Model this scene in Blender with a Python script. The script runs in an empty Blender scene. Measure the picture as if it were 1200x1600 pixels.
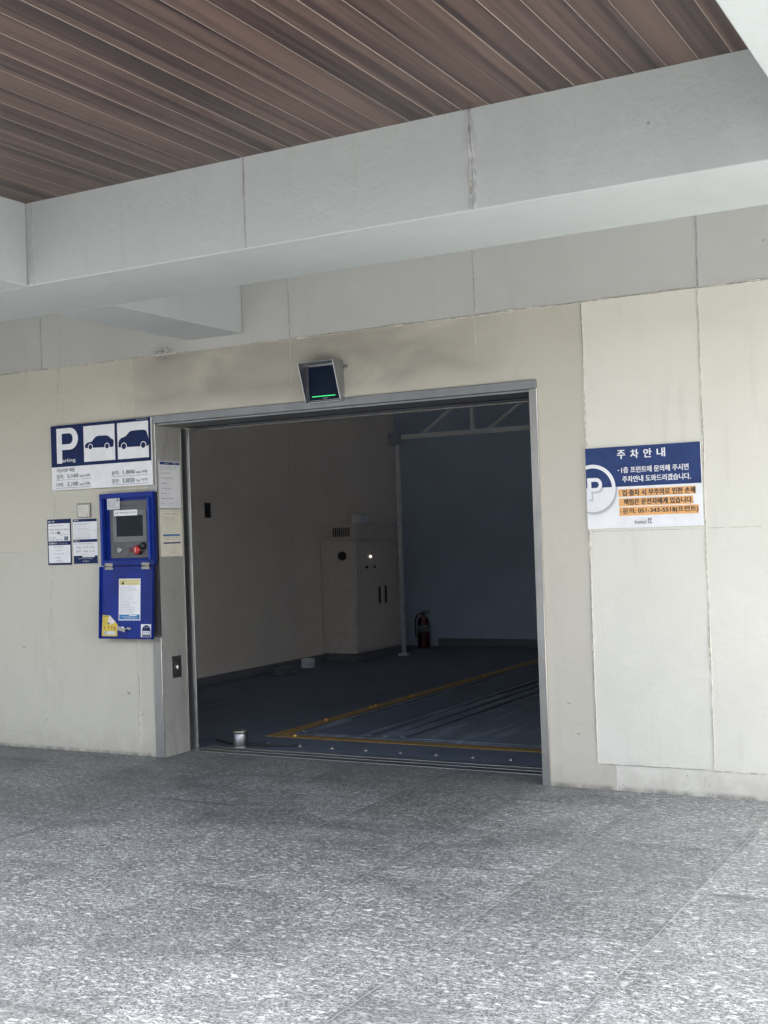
import bpy, bmesh, math, random
from mathutils import Vector, Matrix
from mathutils.geometry import tessellate_polygon
random.seed(7)
R = math.radians
scene = bpy.context.scene
COL = scene.collection

# ------------------------------------------------------------------ camera
cam_data = bpy.data.cameras.new("Camera")
cam = bpy.data.objects.new("Camera", cam_data)
COL.objects.link(cam)
scene.camera = cam
_yaw, _pitch, _roll = -0.50143845, 0.01758063, -0.03344437
cy, sy, cp, sp, cr, sr = (math.cos(_yaw), math.sin(_yaw), math.cos(_pitch), math.sin(_pitch), math.cos(_roll), math.sin(_roll))
fwd = Vector((sy * cp, cy * cp, sp)); rgt0 = Vector((cy, -sy, 0)); up0 = rgt0.cross(fwd)
rgt = cr * rgt0 + sr * up0; upv = -sr * rgt0 + cr * up0
cam.matrix_world = Matrix(((rgt.x, upv.x, -fwd.x, 0.0), (rgt.y, upv.y, -fwd.y, -6.549), (rgt.z, upv.z, -fwd.z, 1.45), (0, 0, 0, 1)))
cam_data.sensor_fit = 'VERTICAL'; cam_data.sensor_height = 24.0
cam_data.lens = 1928.31 / 1600 * 24.0
cam_data.clip_start = 0.05; cam_data.clip_end = 2000

# ------------------------------------------------------------------ light
SUN_EL, SUN_AZ = R(60), R(91)          # azimuth measured from +Y towards +X
world = bpy.data.worlds.new("World"); scene.world = world; world.use_nodes = True
wn = world.node_tree
sky = wn.nodes.new('ShaderNodeTexSky'); sky.sky_type = 'NISHITA'; sky.sun_disc = False
sky.air_density = 1.0; sky.dust_density = 5.0; sky.ozone_density = 0.6
sky.sun_elevation = SUN_EL; sky.sun_rotation = SUN_AZ
hs = wn.nodes.new('ShaderNodeHueSaturation'); hs.inputs['Saturation'].default_value = .5      # milky, hazy sky
wn.links.new(sky.outputs[0], hs.inputs['Color']); wn.links.new(hs.outputs[0], wn.nodes['Background'].inputs[0])
wn.nodes['Background'].inputs[1].default_value = 0.15
sd = bpy.data.lights.new("Sun", 'SUN'); sd.energy = 4.5; sd.angle = R(0.5); sd.color = (1.0, 0.95, 0.87)
so = bpy.data.objects.new("Sun", sd); COL.objects.link(so)
sdir = Vector((math.sin(SUN_AZ) * math.cos(SUN_EL), math.cos(SUN_AZ) * math.cos(SUN_EL), math.sin(SUN_EL)))
so.rotation_euler = sdir.to_track_quat('Z', 'Y').to_euler(); so.location = sdir * 30
scene.view_settings.view_transform = 'Standard'; scene.view_settings.look = 'None'
scene.view_settings.exposure = 2.52; scene.view_settings.gamma = 1.0
scene.cycles.max_bounces = 10; scene.cycles.diffuse_bounces = 6

# ------------------------------------------------------------------ materials
def newmat(name):
    m = bpy.data.materials.new(name); m.use_nodes = True
    return m, m.node_tree, m.node_tree.nodes['Principled BSDF']

class NT:
    """short node helpers"""
    def __init__(s, nt): s.nt = nt
    def n(s, t, **kw):
        nd = s.nt.nodes.new(t)
        for k, v in kw.items(): setattr(nd, k, v)
        return nd
    def put(s, sock, v):
        if isinstance(v, bpy.types.NodeSocket): s.nt.links.new(v, sock)
        elif v is not None: sock.default_value = v
    def m(s, op, a, b=None, c=None, clamp=False):
        nd = s.n('ShaderNodeMath', operation=op, use_clamp=clamp)
        for i, v in enumerate((a, b, c)): s.put(nd.inputs[i], v)
        return nd.outputs[0]
    def mix(s, f, a, b, mode='MIX'):
        nd = s.n('ShaderNodeMix', data_type='RGBA', blend_type=mode)
        s.put(nd.inputs[0], f)
        for sock, v in ((nd.inputs[6], a), (nd.inputs[7], b)):
            if isinstance(v, (tuple, list)) and len(v) == 3: v = (*v, 1)
            s.put(sock, v)
        return nd.outputs[2]
    def ramp(s, f, lo, hi):
        nd = s.n('ShaderNodeMapRange', interpolation_type='SMOOTHSTEP')
        s.put(nd.inputs[0], f); nd.inputs[1].default_value = lo; nd.inputs[2].default_value = hi
        return nd.outputs[0]
    def coord(s, scale=(1, 1, 1), loc=(0, 0, 0)):
        g = s.n('ShaderNodeNewGeometry'); mp = s.n('ShaderNodeMapping')
        s.put(mp.inputs[0], g.outputs['Position']); mp.inputs['Scale'].default_value = scale; mp.inputs['Location'].default_value = loc
        return mp.outputs[0]
    def xyz(s):
        g = s.n('ShaderNodeNewGeometry'); x = s.n('ShaderNodeSeparateXYZ'); s.put(x.inputs[0], g.outputs['Position'])
        return x.outputs
    def noise(s, vec, scale, detail=4, rough=0.55, dist=0.0):
        nd = s.n('ShaderNodeTexNoise'); s.put(nd.inputs['Vector'], vec)
        nd.inputs['Scale'].default_value = scale; nd.inputs['Detail'].default_value = detail
        nd.inputs['Roughness'].default_value = rough; nd.inputs['Distortion'].default_value = dist
        return nd.outputs['Fac']
    def white(s, vec):
        nd = s.n('ShaderNodeTexWhiteNoise', noise_dimensions='2D'); s.put(nd.inputs['Vector'], vec)
        return nd.outputs['Value']
    def comb(s, x, y, z=0.0):
        nd = s.n('ShaderNodeCombineXYZ')
        for i, v in enumerate((x, y, z)): s.put(nd.inputs[i], v)
        return nd.outputs[0]
    def bump(s, h, strength, dist=0.01):
        nd = s.n('ShaderNodeBump'); s.put(nd.inputs['Height'], h)
        nd.inputs['Strength'].default_value = strength; nd.inputs['Distance'].default_value = dist
        return nd.outputs[0]

def simple(name, col, rough=0.5, metal=0.0, var=0.06, nscale=14, bump=0.0, spec=None, coat=0.0):
    m, nt, b = newmat(name); t = NT(nt)
    f = t.noise(t.coord(), nscale, 5)
    lo = tuple(max(0, c * (1 - 2 * var)) for c in col); hi = tuple(min(1, c * (1 + 2 * var)) for c in col)
    t.put(b.inputs['Base Color'], t.mix(t.ramp(f, .3, .7), lo, hi))
    b.inputs['Metallic'].default_value = metal
    t.put(b.inputs['Roughness'], t.m('ADD', t.m('MULTIPLY', f, .16), rough - .08))
    if coat: b.inputs['Coat Weight'].default_value = coat
    if spec is not None: b.inputs['Specular IOR Level'].default_value = spec
    if bump: t.put(b.inputs['Normal'], t.bump(t.noise(t.coord(), nscale * 4, 4), bump, .004))
    return m

def emit(name, col, strength):
    m, nt, b = newmat(name)
    b.inputs['Base Color'].default_value = (*col, 1); b.inputs['Emission Color'].default_value = (*col, 1)
    b.inputs['Emission Strength'].default_value = strength
    return m

def mat_concrete(name, zones=False, col=(.43, .458, .462)):
    """matt painted concrete: mottled paint, faint runs and pitting"""
    m, nt, b = newmat(name); t = NT(nt)
    x, y, z = t.xyz()
    if zones:      # paints meeting at the formwork joints; upper grey also holds painted-in shade
        surround, panel, upper = (.525, .498, .430), (.675, .658, .59), (.485, .485, .468)
        mid = t.m('MULTIPLY', t.m('GREATER_THAN', x, -5.51), t.m('LESS_THAN', x, -2.295))
        midb = t.m('MULTIPLY', t.m('LESS_THAN', x, -2.19), t.m('MULTIPLY', t.m('LESS_THAN', z, .138), t.m('GREATER_THAN', x, -5.51)))
        mid = t.m('MAXIMUM', mid, midb)
        left = t.m('LESS_THAN', x, -5.51)
        c = t.mix(mid, panel, surround)
        c = t.mix(left, c, (.555, .532, .452))
        c = t.mix(t.m('GREATER_THAN', z, 2.7), c, upper)
    else:
        c = t.mix(0.0, col, col)
    big = t.noise(t.coord((1, 1, .7)), 1.3, 6, .6, .6)
    med = t.noise(t.coord(), 7, 6, .62)
    c = t.mix(t.m('MULTIPLY', t.ramp(big, .42, .72), .22), c, t.mix(1.0, c, (.74, .74, .73), 'MULTIPLY'))
    c = t.mix(t.m('MULTIPLY', t.ramp(med, .52, .72), .10), c, t.mix(1.0, c, (1.35, 1.35, 1.35), 'MULTIPLY'))
    runs = t.noise(t.coord((9, 9, .8)), 1.0, 5, .6)
    c = t.mix(t.m('MULTIPLY', t.ramp(runs, .56, .74), .17), c, (.33, .31, .28))
    if zones:      # splash dirt close to the paving, dusty smudges
        low = t.m('SUBTRACT', .30, z)
        dirt = t.m('MULTIPLY', t.ramp(t.m('ADD', low, t.m('MULTIPLY', med, .5)), .34, .60), .42)
        c = t.mix(dirt, c, (.36, .33, .28))
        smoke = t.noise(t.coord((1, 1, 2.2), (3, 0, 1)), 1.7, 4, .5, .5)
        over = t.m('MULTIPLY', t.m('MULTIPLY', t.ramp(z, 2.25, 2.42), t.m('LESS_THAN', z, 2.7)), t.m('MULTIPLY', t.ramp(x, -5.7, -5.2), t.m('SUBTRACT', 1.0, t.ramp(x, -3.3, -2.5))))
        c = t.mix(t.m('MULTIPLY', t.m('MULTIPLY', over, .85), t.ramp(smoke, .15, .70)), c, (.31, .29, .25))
        # grime line where the wall meets the paving, mould by the cross beam
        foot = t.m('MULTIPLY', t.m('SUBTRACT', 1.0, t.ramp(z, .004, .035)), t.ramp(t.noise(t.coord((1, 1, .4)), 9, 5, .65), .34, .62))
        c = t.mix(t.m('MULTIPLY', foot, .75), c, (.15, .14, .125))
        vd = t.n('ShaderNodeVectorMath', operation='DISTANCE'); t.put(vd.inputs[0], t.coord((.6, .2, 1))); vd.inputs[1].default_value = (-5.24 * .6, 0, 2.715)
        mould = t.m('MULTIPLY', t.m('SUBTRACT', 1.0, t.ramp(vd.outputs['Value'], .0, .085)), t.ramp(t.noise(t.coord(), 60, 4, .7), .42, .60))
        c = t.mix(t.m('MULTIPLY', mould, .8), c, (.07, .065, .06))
        pits = t.m('MULTIPLY', t.m('LESS_THAN', z, .14), t.ramp(t.noise(t.coord(), 42, 2, .5), .70, .74))
        c = t.mix(t.m('MULTIPLY', pits, .7), c, (.16, .15, .14))
    spot = t.n('ShaderNodeTexVoronoi'); t.put(spot.inputs['Vector'], t.coord()); spot.inputs['Scale'].default_value = 5.5
    pick = t.n('ShaderNodeSeparateColor'); t.put(pick.inputs[0], spot.outputs['Color'])
    dot = t.m('MULTIPLY', t.m('LESS_THAN', spot.outputs['Distance'], .035), t.m('GREATER_THAN', pick.outputs[0], .62))
    c = t.mix(t.m('MULTIPLY', dot, .55), c, (.16, .15, .14))
    t.put(b.inputs['Base Color'], c)
    b.inputs['Roughness'].default_value = .62; b.inputs['Specular IOR Level'].default_value = .3
    fine = t.noise(t.coord(), 48, 5, .68)
    c = t.mix(t.m('MULTIPLY', t.ramp(fine, .5, .72), .12), c, t.mix(1.0, c, (.72, .72, .70), 'MULTIPLY'))
    t.put(b.inputs['Base Color'], c)
    h = t.m('ADD', t.m('MULTIPLY', big, 1.0), t.m('ADD', t.m('MULTIPLY', med, .45), t.m('MULTIPLY', fine, .16)))
    h = t.m('SUBTRACT', h, t.m('MULTIPLY', dot, .25))
    t.put(b.inputs['Normal'], t.bump(h, .35, .02))
    return m

def mat_granite():
    """flame-finished grey granite slabs, white feldspar flecks drawn out along X"""
    m, nt, b = newmat("granite paving"); t = NT(nt)
    x, y, z = t.xyz()
    warp = t.n('ShaderNodeTexNoise'); t.put(warp.inputs['Vector'], t.coord()); warp.inputs['Scale'].default_value = 26; warp.inputs['Detail'].default_value = 3
    wv = t.n('ShaderNodeVectorMath', operation='MULTIPLY_ADD')
    t.put(wv.inputs[0], warp.outputs['Color']); wv.inputs[1].default_value = (.035, .02, 0); t.put(wv.inputs[2], t.coord())
    def flecks(sx, sy, lo, hi, keep):
        mp = t.n('ShaderNodeMapping'); t.put(mp.inputs[0], wv.outputs[0]); mp.inputs['Scale'].default_value = (sx, sy, 1)
        v = t.n('ShaderNodeTexVoronoi', voronoi_dimensions='2D'); t.put(v.inputs['Vector'], mp.outputs[0]); v.inputs['Scale'].default_value = 1
        s = t.n('ShaderNodeSeparateColor'); t.put(s.inputs[0], v.outputs['Color'])
        return t.m('MULTIPLY', t.m('SUBTRACT', 1.0, t.ramp(v.outputs['Distance'], lo, hi)), t.ramp(s.outputs[0], keep, keep + .35))
    fv = t.n('ShaderNodeMapping'); t.put(fv.inputs[0], wv.outputs[0]); fv.inputs['Scale'].default_value = (.60, 1, 1)
    f1 = t.ramp(t.noise(fv.outputs[0], 50, 3, .55, .5), .51, .69)
    n1 = t.ramp(t.noise(t.coord((.66, 1, 1)), 105, 4, .65, .4), .41, .60)
    n2 = t.ramp(t.noise(t.coord((.8, 1.2, 1), (4, 1, 0)), 165, 3, .65), .39, .59)
    salt = t.noise(t.coord((1, 1.3, 1)), 240, 3, .7)
    lg = t.noise(t.coord((1, 1.4, 1), (2, 7, 0)), 4.5, 3, .5)
    f = t.m('ADD', t.m('MULTIPLY', n1, .50), t.m('MULTIPLY', n2, .50))
    f = t.m('ADD', t.m('MULTIPLY', f, .85), t.m('MULTIPLY', t.m('SUBTRACT', lg, .5), .5), clamp=True)
    col = t.mix(f, (.058, .063, .066), (.475, .492, .492))
    col = t.mix(t.m('MULTIPLY', f1, t.m('ADD', .30, t.m('MULTIPLY', t.ramp(salt, .34, .62), .55))), col, (.72, .74, .735))
    vein = t.m('ABSOLUTE', t.m('SUBTRACT', t.noise(t.coord((.45, 1, 1), (1, 8, 0)), 48, 4, .6, .8), .5))
    col = t.mix(t.m('MULTIPLY', t.m('SUBTRACT', 1.0, t.ramp(vein, .0, .045)), .78), col, (.04, .043, .043))
    # slab grid: 667 mm strips, staggered cross joints
    gx = t.m('DIVIDE', t.m('ADD', x, 1.308 + 20 * .668), .668)
    ix = t.m('FLOOR', gx); fx = t.m('FRACT', gx)
    gy = t.m('ADD', t.m('DIVIDE', t.m('ADD', y, .39), 1.32), t.m('MULTIPLY', t.m('FRACT', t.m('MULTIPLY', ix, .5)), 1.0))
    iy = t.m('FLOOR', gy); fy = t.m('FRACT', gy)
    tone = t.white(t.comb(ix, iy))
    col = t.mix(1.0, col, t.comb(*([t.m('ADD', .84, t.m('MULTIPLY', tone, .30))] * 3)), 'MULTIPLY')
    dirt = t.noise(t.coord((1, 1.8, 1)), 1.1, 6, .62, .8)
    col = t.mix(t.m('MULTIPLY', t.ramp(dirt, .46, .74), .55), col, (.075, .078, .085))
    darkening = t.noise(t.coord((1, 1.3, 1), (11, 4, 0)), 1.0, 5, .6, .5)          # noise-broken darkening towards the doorway and the left
    gm = t.ramp(t.m('ADD', y, t.m('MULTIPLY', t.m('SUBTRACT', darkening, .5), 4.0)), -3.2, -.1)
    gx = t.m('SUBTRACT', 1.0, t.ramp(t.m('ADD', x, t.m('MULTIPLY', darkening, 1.5)), -2.9, -.6))
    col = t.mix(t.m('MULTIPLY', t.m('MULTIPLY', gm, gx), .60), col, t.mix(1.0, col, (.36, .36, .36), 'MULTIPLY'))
    dx = t.m('MULTIPLY', t.m('SUBTRACT', .5, t.m('ABSOLUTE', t.m('SUBTRACT', fx, .5))), .668)
    dy = t.m('MULTIPLY', t.m('SUBTRACT', .5, t.m('ABSOLUTE', t.m('SUBTRACT', fy, .5))), 1.32)
    wear = t.ramp(t.noise(t.coord(), 2.0, 4), .34, .50)
    stain = t.m('MULTIPLY', t.m('SUBTRACT', 1.0, t.ramp(dx, .0, .035)), t.m('MULTIPLY', t.ramp(t.noise(t.coord((1, 1, 1), (9, 2, 0)), 1.3, 4), .44, .62), .55))
    col = t.mix(stain, col, (.06, .062, .068))
    stainy = t.m('MULTIPLY', t.m('SUBTRACT', 1.0, t.ramp(dy, .0, .04)), t.m('MULTIPLY', t.ramp(t.noise(t.coord((1, 1, 1), (3, 12, 0)), 1.1, 5), .48, .64), .6))
    col = t.mix(stainy, col, (.055, .057, .06))
    jl = t.m('MULTIPLY', t.m('LESS_THAN', dx, .0018), wear)
    jd = t.m('MULTIPLY', t.m('LESS_THAN', dx, .0021), t.m('SUBTRACT', 1.0, wear))
    col = t.mix(t.m('MULTIPLY', jd, .6), col, (.07, .07, .075))
    col = t.mix(t.m('MULTIPLY', jl, .5), col, (.50, .50, .49))
    jy = t.m('LESS_THAN', dy, .0018)
    col = t.mix(t.m('MULTIPLY', jy, .45), col, (.10, .10, .105))
    t.put(b.inputs['Base Color'], col)
    t.put(b.inputs['Roughness'], t.m('ADD', .42, t.m('MULTIPLY', salt, .25)))
    b.inputs['Specular IOR Level'].default_value = .45
    t.put(b.inputs['Normal'], t.bump(t.m('ADD', salt, t.m('MULTIPLY', f, .4)), .35, .003))
    return m

def mat_wood():
    """dark walnut-print soffit boards along Y, pale lines in the grooves"""
    m, nt, b = newmat("walnut soffit boards"); t = NT(nt)
    x, y, z = t.xyz()
    P = .1231
    g = t.m('DIVIDE', t.m('ADD', x, 1.130 + P * 100), P)
    i = t.m('FLOOR', g); fr = t.m('FRACT', g)
    tone = t.white(t.comb(i, 3.0)); tone2 = t.white(t.comb(i, 11.0))
    off = t.m('MULTIPLY', tone2, 37.0)
    def grain(sx, sy, sc, d, r, ds):
        v = t.comb(t.m('MULTIPLY', x, sx), t.m('ADD', t.m('MULTIPLY', y, sy), off), off)
        return t.noise(v, sc, d, r, ds)
    band = grain(10.5, .20, 1.0, 3, .5, .9)
    fine = grain(90, .9, 1.0, 5, .65, .8)
    hair = grain(420, 5, 1.0, 3, .6, .2)
    f = t.m('ADD', t.m('MULTIPLY', t.ramp(band, .34, .66), .66), t.m('MULTIPLY', t.ramp(fine, .28, .74), .32))
    f = t.m('ADD', f, t.m('MULTIPLY', t.m('SUBTRACT', tone, .5), .30))
    f = t.m('ADD', f, t.m('MULTIPLY', t.m('SUBTRACT', hair, .5), .30), clamp=True)
    c = t.mix(f, (.022, .0145, .0175), (.130, .084, .069))
    edge = t.m('SUBTRACT', .5, t.m('ABSOLUTE', t.m('SUBTRACT', fr, .5)))
    d = t.m('MULTIPLY', edge, P)
    brk = t.m('MULTIPLY', t.ramp(t.noise(t.coord((2, .25, 1)), 2.0, 3), .28, .46), t.m('ADD', .40, t.m('MULTIPLY', tone2, .45)))
    c = t.mix(t.m('MULTIPLY', t.m('LESS_THAN', d, .0030), .3), c, (.012, .01, .011))
    c = t.mix(t.m('MULTIPLY', t.m('LESS_THAN', d, .0013), brk), c, (.62, .52, .43))
    t.put(b.inputs['Base Color'], c); b.inputs['Roughness'].default_value = .42
    h = t.m('ADD', t.ramp(d, .0, .005), t.m('MULTIPLY', hair, .08))
    t.put(b.inputs['Normal'], t.bump(h, .12, .003))
    return m

def mat_steel(name, col=(.56, .56, .55), rough=.28, vert=True, smear=.5):
    m, nt, b = newmat(name); t = NT(nt)
    s = (160, 160, 1.2) if vert else (1.2, 160, 160)
    br = t.noise(t.coord(s), 1.0, 3, .6)
    sm = t.noise(t.coord((2.5, 2.5, 1)), 2.6, 6, .62, 1.0)
    dull = tuple(c * .62 for c in col)
    c = t.mix(t.m('MULTIPLY', t.ramp(sm, .40, .72), smear), col, dull)
    c = t.mix(t.m('MULTIPLY', br, .25), c, dull)
    t.put(b.inputs['Base Color'], c); b.inputs['Metallic'].default_value = 1.0
    t.put(b.inputs['Roughness'], t.m('ADD', rough - .06, t.m('ADD', t.m('MULTIPLY', br, .10), t.m('MULTIPLY', sm, .14))))
    t.put(b.inputs['Normal'], t.bump(t.m('ADD', t.m('MULTIPLY', br, .3), t.m('MULTIPLY', sm, .6)), .08, .004))
    return m

def mat_garage_floor(name, col, rough=.45, streak=.7):
    m, nt, b = newmat(name); t = NT(nt)
    n1 = t.noise(t.coord(), 1.6, 6, .6, .6); n2 = t.noise(t.coord((8, .7, 1)), 1.5, 5, .6)
    c = t.mix(t.m('MULTIPLY', t.ramp(n2, .48, .70), streak), col, tuple(min(1, v * 2.4 + .01) for v in col))
    c = t.mix(t.m('MULTIPLY', t.ramp(n1, .5, .7), .5), c, tuple(v * .6 for v in col))
    t.put(b.inputs['Base Color'], c)
    t.put(b.inputs['Roughness'], t.m('ADD', rough, t.m('MULTIPLY', n1, .25)))
    t.put(b.inputs['Normal'], t.bump(t.m('ADD', n1, n2), .15, .006))
    return m

M = dict(
    wall=mat_concrete("painted concrete wall", True), beam=mat_concrete("painted concrete beam"),
    groove=simple("dirty groove", (.33, .325, .30), .8, var=.2, nscale=20), seal=simple("sealant bead", (.57, .55, .485), .6, var=.10, nscale=30, bump=.3),  # groove colour paints in the shadow line beside the seam ridges
    seal_cool=simple("sealant bead cool", (.39, .405, .41), .6, var=.10, nscale=30, bump=.3),
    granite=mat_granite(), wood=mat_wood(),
    steel=mat_steel("brushed stainless", (.84, .82, .78), .56), steel_h=mat_steel("brushed stainless horizontal", (.30, .305, .31), .42, vert=False, smear=.3), steel_trim=mat_steel("dull stainless trim", (.40, .39, .37), .46),
    steel_edge=simple("bright steel edge", (.78, .76, .72), .22, 1.0, .03),
    sill=mat_steel("worn steel sill", (.34, .35, .36), .34, False),
    navy=simple("navy print", (.008, .020, .085), .5, var=.04, spec=.15), navy2=simple("navy faded print", (.026, .050, .155), .5, var=.05, spec=.2),
    white=simple("white board", (.78, .78, .80), .35, var=.02), paper=simple("cream paper", (.78, .73, .60), .6, var=.03),
    print_grey=simple("grey print", (.42, .43, .47), .4, var=.02), print_grey3=simple('light grey print', (.70, .71, .74), .4, var=.02), print_grey2=simple("pale grey print", (.60, .61, .64), .4, var=.02),
    ink=simple("black ink", (.02, .02, .024), .45), scuff=simple('scuff grey', (.36, .335, .28), .7), ink_grey=simple("grey ink", (.16, .16, .18), .5), ink_soft=simple("soft grey ink", (.34, .33, .31), .5),
    orange=simple("orange highlight", (.78, .41, .15), .4, var=.03), red_ink=simple("red ink", (.42, .06, .05), .5),
    blue=simple("blue enamel", (.0035, .020, .195), .40, var=.10, nscale=5, spec=.25), blue_lit=simple("lit blue flange", (.010, .040, .30), .25, var=.04, spec=.6), blue_panel=simple("dull blue enamel", (.004, .016, .17), .42, var=.05, spec=.25),  # flange blue lightened to paint in the light its lips catch
    grey=simple("dark grey panel", (.085, .085, .09), .45), bezel=simple("grey bezel", (.135, .145, .14), .42),
    lcd=simple("dark screen glass", (.012, .018, .026), .10, var=.02), black=simple("black plastic", (.012, .012, .014), .4),
    red=simple("red plastic", (.45, .018, .02), .35), red_dark=simple("dark red enamel", (.055, .005, .010), .35), chrome=simple("chrome", (.75, .75, .75), .14, 1.0, .02),
    zinc=simple("zinc hinge", (.32, .31, .29), .42, 1.0, .12, 60), yellow=simple("yellow print", (.62, .49, .05), .45, var=.05),
    yellow_pale=simple("pale yellow print", (.62, .56, .22), .45, var=.05), teal=simple("blue print", (.02, .17, .42), .45),
    sticker_back=simple("sticker back", (.62, .56, .52), .6), line_yellow=mat_garage_floor("yellow floor paint", (.215, .135, .04), .5, .2),
    int_wall=simple("tan shaft panel", (.76, .71, .65), .5, var=.02, nscale=2, bump=.03), int_back=simple("shaft panel with painted haze", (.42, .51, .66), .55, var=.02, nscale=2, bump=.03),  # back panel's blue paints in a hazy veil of glare
    light_shaft_lining=simple("light shaft lining", (.16, .17, .18), .7), int_dark=simple("grey shaft lining", (.30, .34, .40), .6), floor=mat_garage_floor("dark floor coating", (.066, .089, .130), .62, .12),
    pallet=mat_garage_floor("pallet steel", (.095, .118, .155), .5), skirting=simple("skirting", (.16, .17, .19), .5),
    cabinet=simple("cabinet enamel", (.66, .61, .56), .4, var=.03), dark_gap=simple("dark gap", (.012, .014, .02), .6),
    truss_paint=simple("white truss paint", (.86, .88, .90), .45, var=.02), pipe=simple("pipe paint", (.66, .70, .74), .45), rubber=simple("black rubber", (.015, .015, .017), .55),
    green_led=emit("green light bar", (.05, .80, .24), .15), lamp_white=emit("indicator lamp", (1.0, .95, .75), .45),
    screen_blue=simple("dark display", (.004, .010, .030), .45, var=.02, spec=.15), hood=mat_steel("hood steel", (.46, .47, .49), .36),
    plate_cream=simple("cream switch plate", (.62, .60, .50), .4, var=.03), earth=simple("asphalt street", (.075, .075, .075), .85, var=.06, nscale=.7),
    sky_mask=simple('dark sky mask', (.13, .13, .13), .7, var=.06, nscale=1.5), render_wall=simple("grey render", (.40, .40, .39), .7, var=.06, nscale=1.5), stud=simple("bright stud", (.75, .72, .66), .2, 1.0, .02), amber=simple("amber reflector", (.85, .45, .08), .2),
)

# ------------------------------------------------------------------ mesh helpers
class MB:
    """collects shapes (with materials) and links them as ONE mesh object"""
    def __init__(s): s.bm = bmesh.new(); s.mats = []
    def mi(s, m):
        if m is None: return 0
        if m not in s.mats: s.mats.append(m)
        return s.mats.index(m)
    def face(s, vs, m=None):
        try:
            f = s.bm.faces.new(vs); f.material_index = s.mi(m); return f
        except ValueError: return None
    def box(s, x0, x1, y0, y1, z0, z1, m=None, bev=0.0):
        r = bmesh.ops.create_cube(s.bm, size=1.0)
        for v in r['verts']:
            v.co = Vector((x0 + (v.co.x + .5) * (x1 - x0), y0 + (v.co.y + .5) * (y1 - y0), z0 + (v.co.z + .5) * (z1 - z0)))
        fs = {f for v in r['verts'] for f in v.link_faces}; k = s.mi(m)
        for f in fs: f.material_index = k
        if bev:
            es = {e for v in r['verts'] for e in v.link_edges}
            rb = bmesh.ops.bevel(s.bm, geom=list(es), offset=bev, segments=2, profile=.5, affect='EDGES')
            for f in rb['faces']: f.material_index = k
        return s
    def cyl(s, p0, p1, r0, r1=None, m=None, n=20, cap=True):
        p0, p1 = Vector(p0), Vector(p1); r1 = r0 if r1 is None else r1
        q = (p1 - p0).to_track_quat('Z', 'Y'); a, b = [], []
        for i in range(n):
            t = 2 * math.pi * i / n; d = Vector((math.cos(t), math.sin(t), 0))
            a.append(s.bm.verts.new(p0 + q @ (d * r0))); b.append(s.bm.verts.new(p1 + q @ (d * r1)))
        for i in range(n):
            f = s.face((a[i], a[(i + 1) % n], b[(i + 1) % n], b[i]), m)
            if f: f.smooth = True
        if cap: s.face(a[::-1], m); s.face(b, m)
        return s
    def lathe(s, o, prof, m=None, n=24, ax='Z'):
        o = Vector(o); rings = []
        for r, h in prof:
            ring = []
            for i in range(n):
                t = 2 * math.pi * i / n; c, k = math.cos(t) * r, math.sin(t) * r
                ring.append(s.bm.verts.new(o + (Vector((c, k, h)))))
            rings.append(ring)
        for a, b in zip(rings, rings[1:]):
            for i in range(n):
                f = s.face((a[i], a[(i + 1) % n], b[(i + 1) % n], b[i]), m)
                if f: f.smooth = True
        s.face(rings[0][::-1], m); s.face(rings[-1], m)
        return s
    def tube(s, pts, r, m=None, n=10):
        pts = [Vector(p) for p in pts]; rings = []
        for i, p in enumerate(pts):
            d = (pts[min(i + 1, len(pts) - 1)] - pts[max(i - 1, 0)]).normalized()
            q = d.to_track_quat('Z', 'Y')
            rings.append([s.bm.verts.new(p + q @ Vector((math.cos(2 * math.pi * k / n) * r, math.sin(2 * math.pi * k / n) * r, 0))) for k in range(n)])
        for a, b in zip(rings, rings[1:]):
            for k in range(n):
                f = s.face((a[k], a[(k + 1) % n], b[(k + 1) % n], b[k]), m)
                if f: f.smooth = True
        s.face(rings[0][::-1], m); s.face(rings[-1], m)
        return s
    def extrude(s, outline, axis, d0, d1, m=None):
        """outline of (a,b) points extruded along axis 'X','Y' or 'Z'"""
        def P(a, b, d): return {'X': (d, a, b), 'Y': (a, d, b), 'Z': (a, b, d)}[axis]
        lo = [s.bm.verts.new(P(a, b, d0)) for a, b in outline]; hi = [s.bm.verts.new(P(a, b, d1)) for a, b in outline]
        tris = tessellate_polygon([[Vector((a, b, 0)) for a, b in outline]])
        for t in tris:
            s.face([lo[i] for i in t], m); s.face([hi[i] for i in t][::-1], m)
        n = len(outline)
        for i in range(n): s.face((lo[i], lo[(i + 1) % n], hi[(i + 1) % n], hi[i]), m)
        return s
    # flat print work in the local plane (u, v) at height w
    def rect(s, u0, u1, v0, v1, w, m=None):
        return s.poly([(u0, v0), (u1, v0), (u1, v1), (u0, v1)], w, m)
    def poly(s, pts, w, m=None, holes=()):
        loops = [pts] + list(holes); flat = [p for l in loops for p in l]
        vs = [s.bm.verts.new((p[0], p[1], w)) for p in flat]
        for t in tessellate_polygon([[Vector((*p, 0)) for p in l] for l in loops]):
            a, b, c = (flat[i] for i in t)
            ar = (b[0] - a[0]) * (c[1] - a[1]) - (b[1] - a[1]) * (c[0] - a[0])
            if abs(ar) < 1e-12: continue
            s.face([vs[i] for i in (t if ar > 0 else t[::-1])], m)
        return s
    def disc(s, u, v, r, w, m=None, n=28, r2=None):
        c = [(u + r * math.cos(2 * math.pi * i / n), v + (r2 or r) * math.sin(2 * math.pi * i / n)) for i in range(n)]
        return s.poly(c, w, m)
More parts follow.
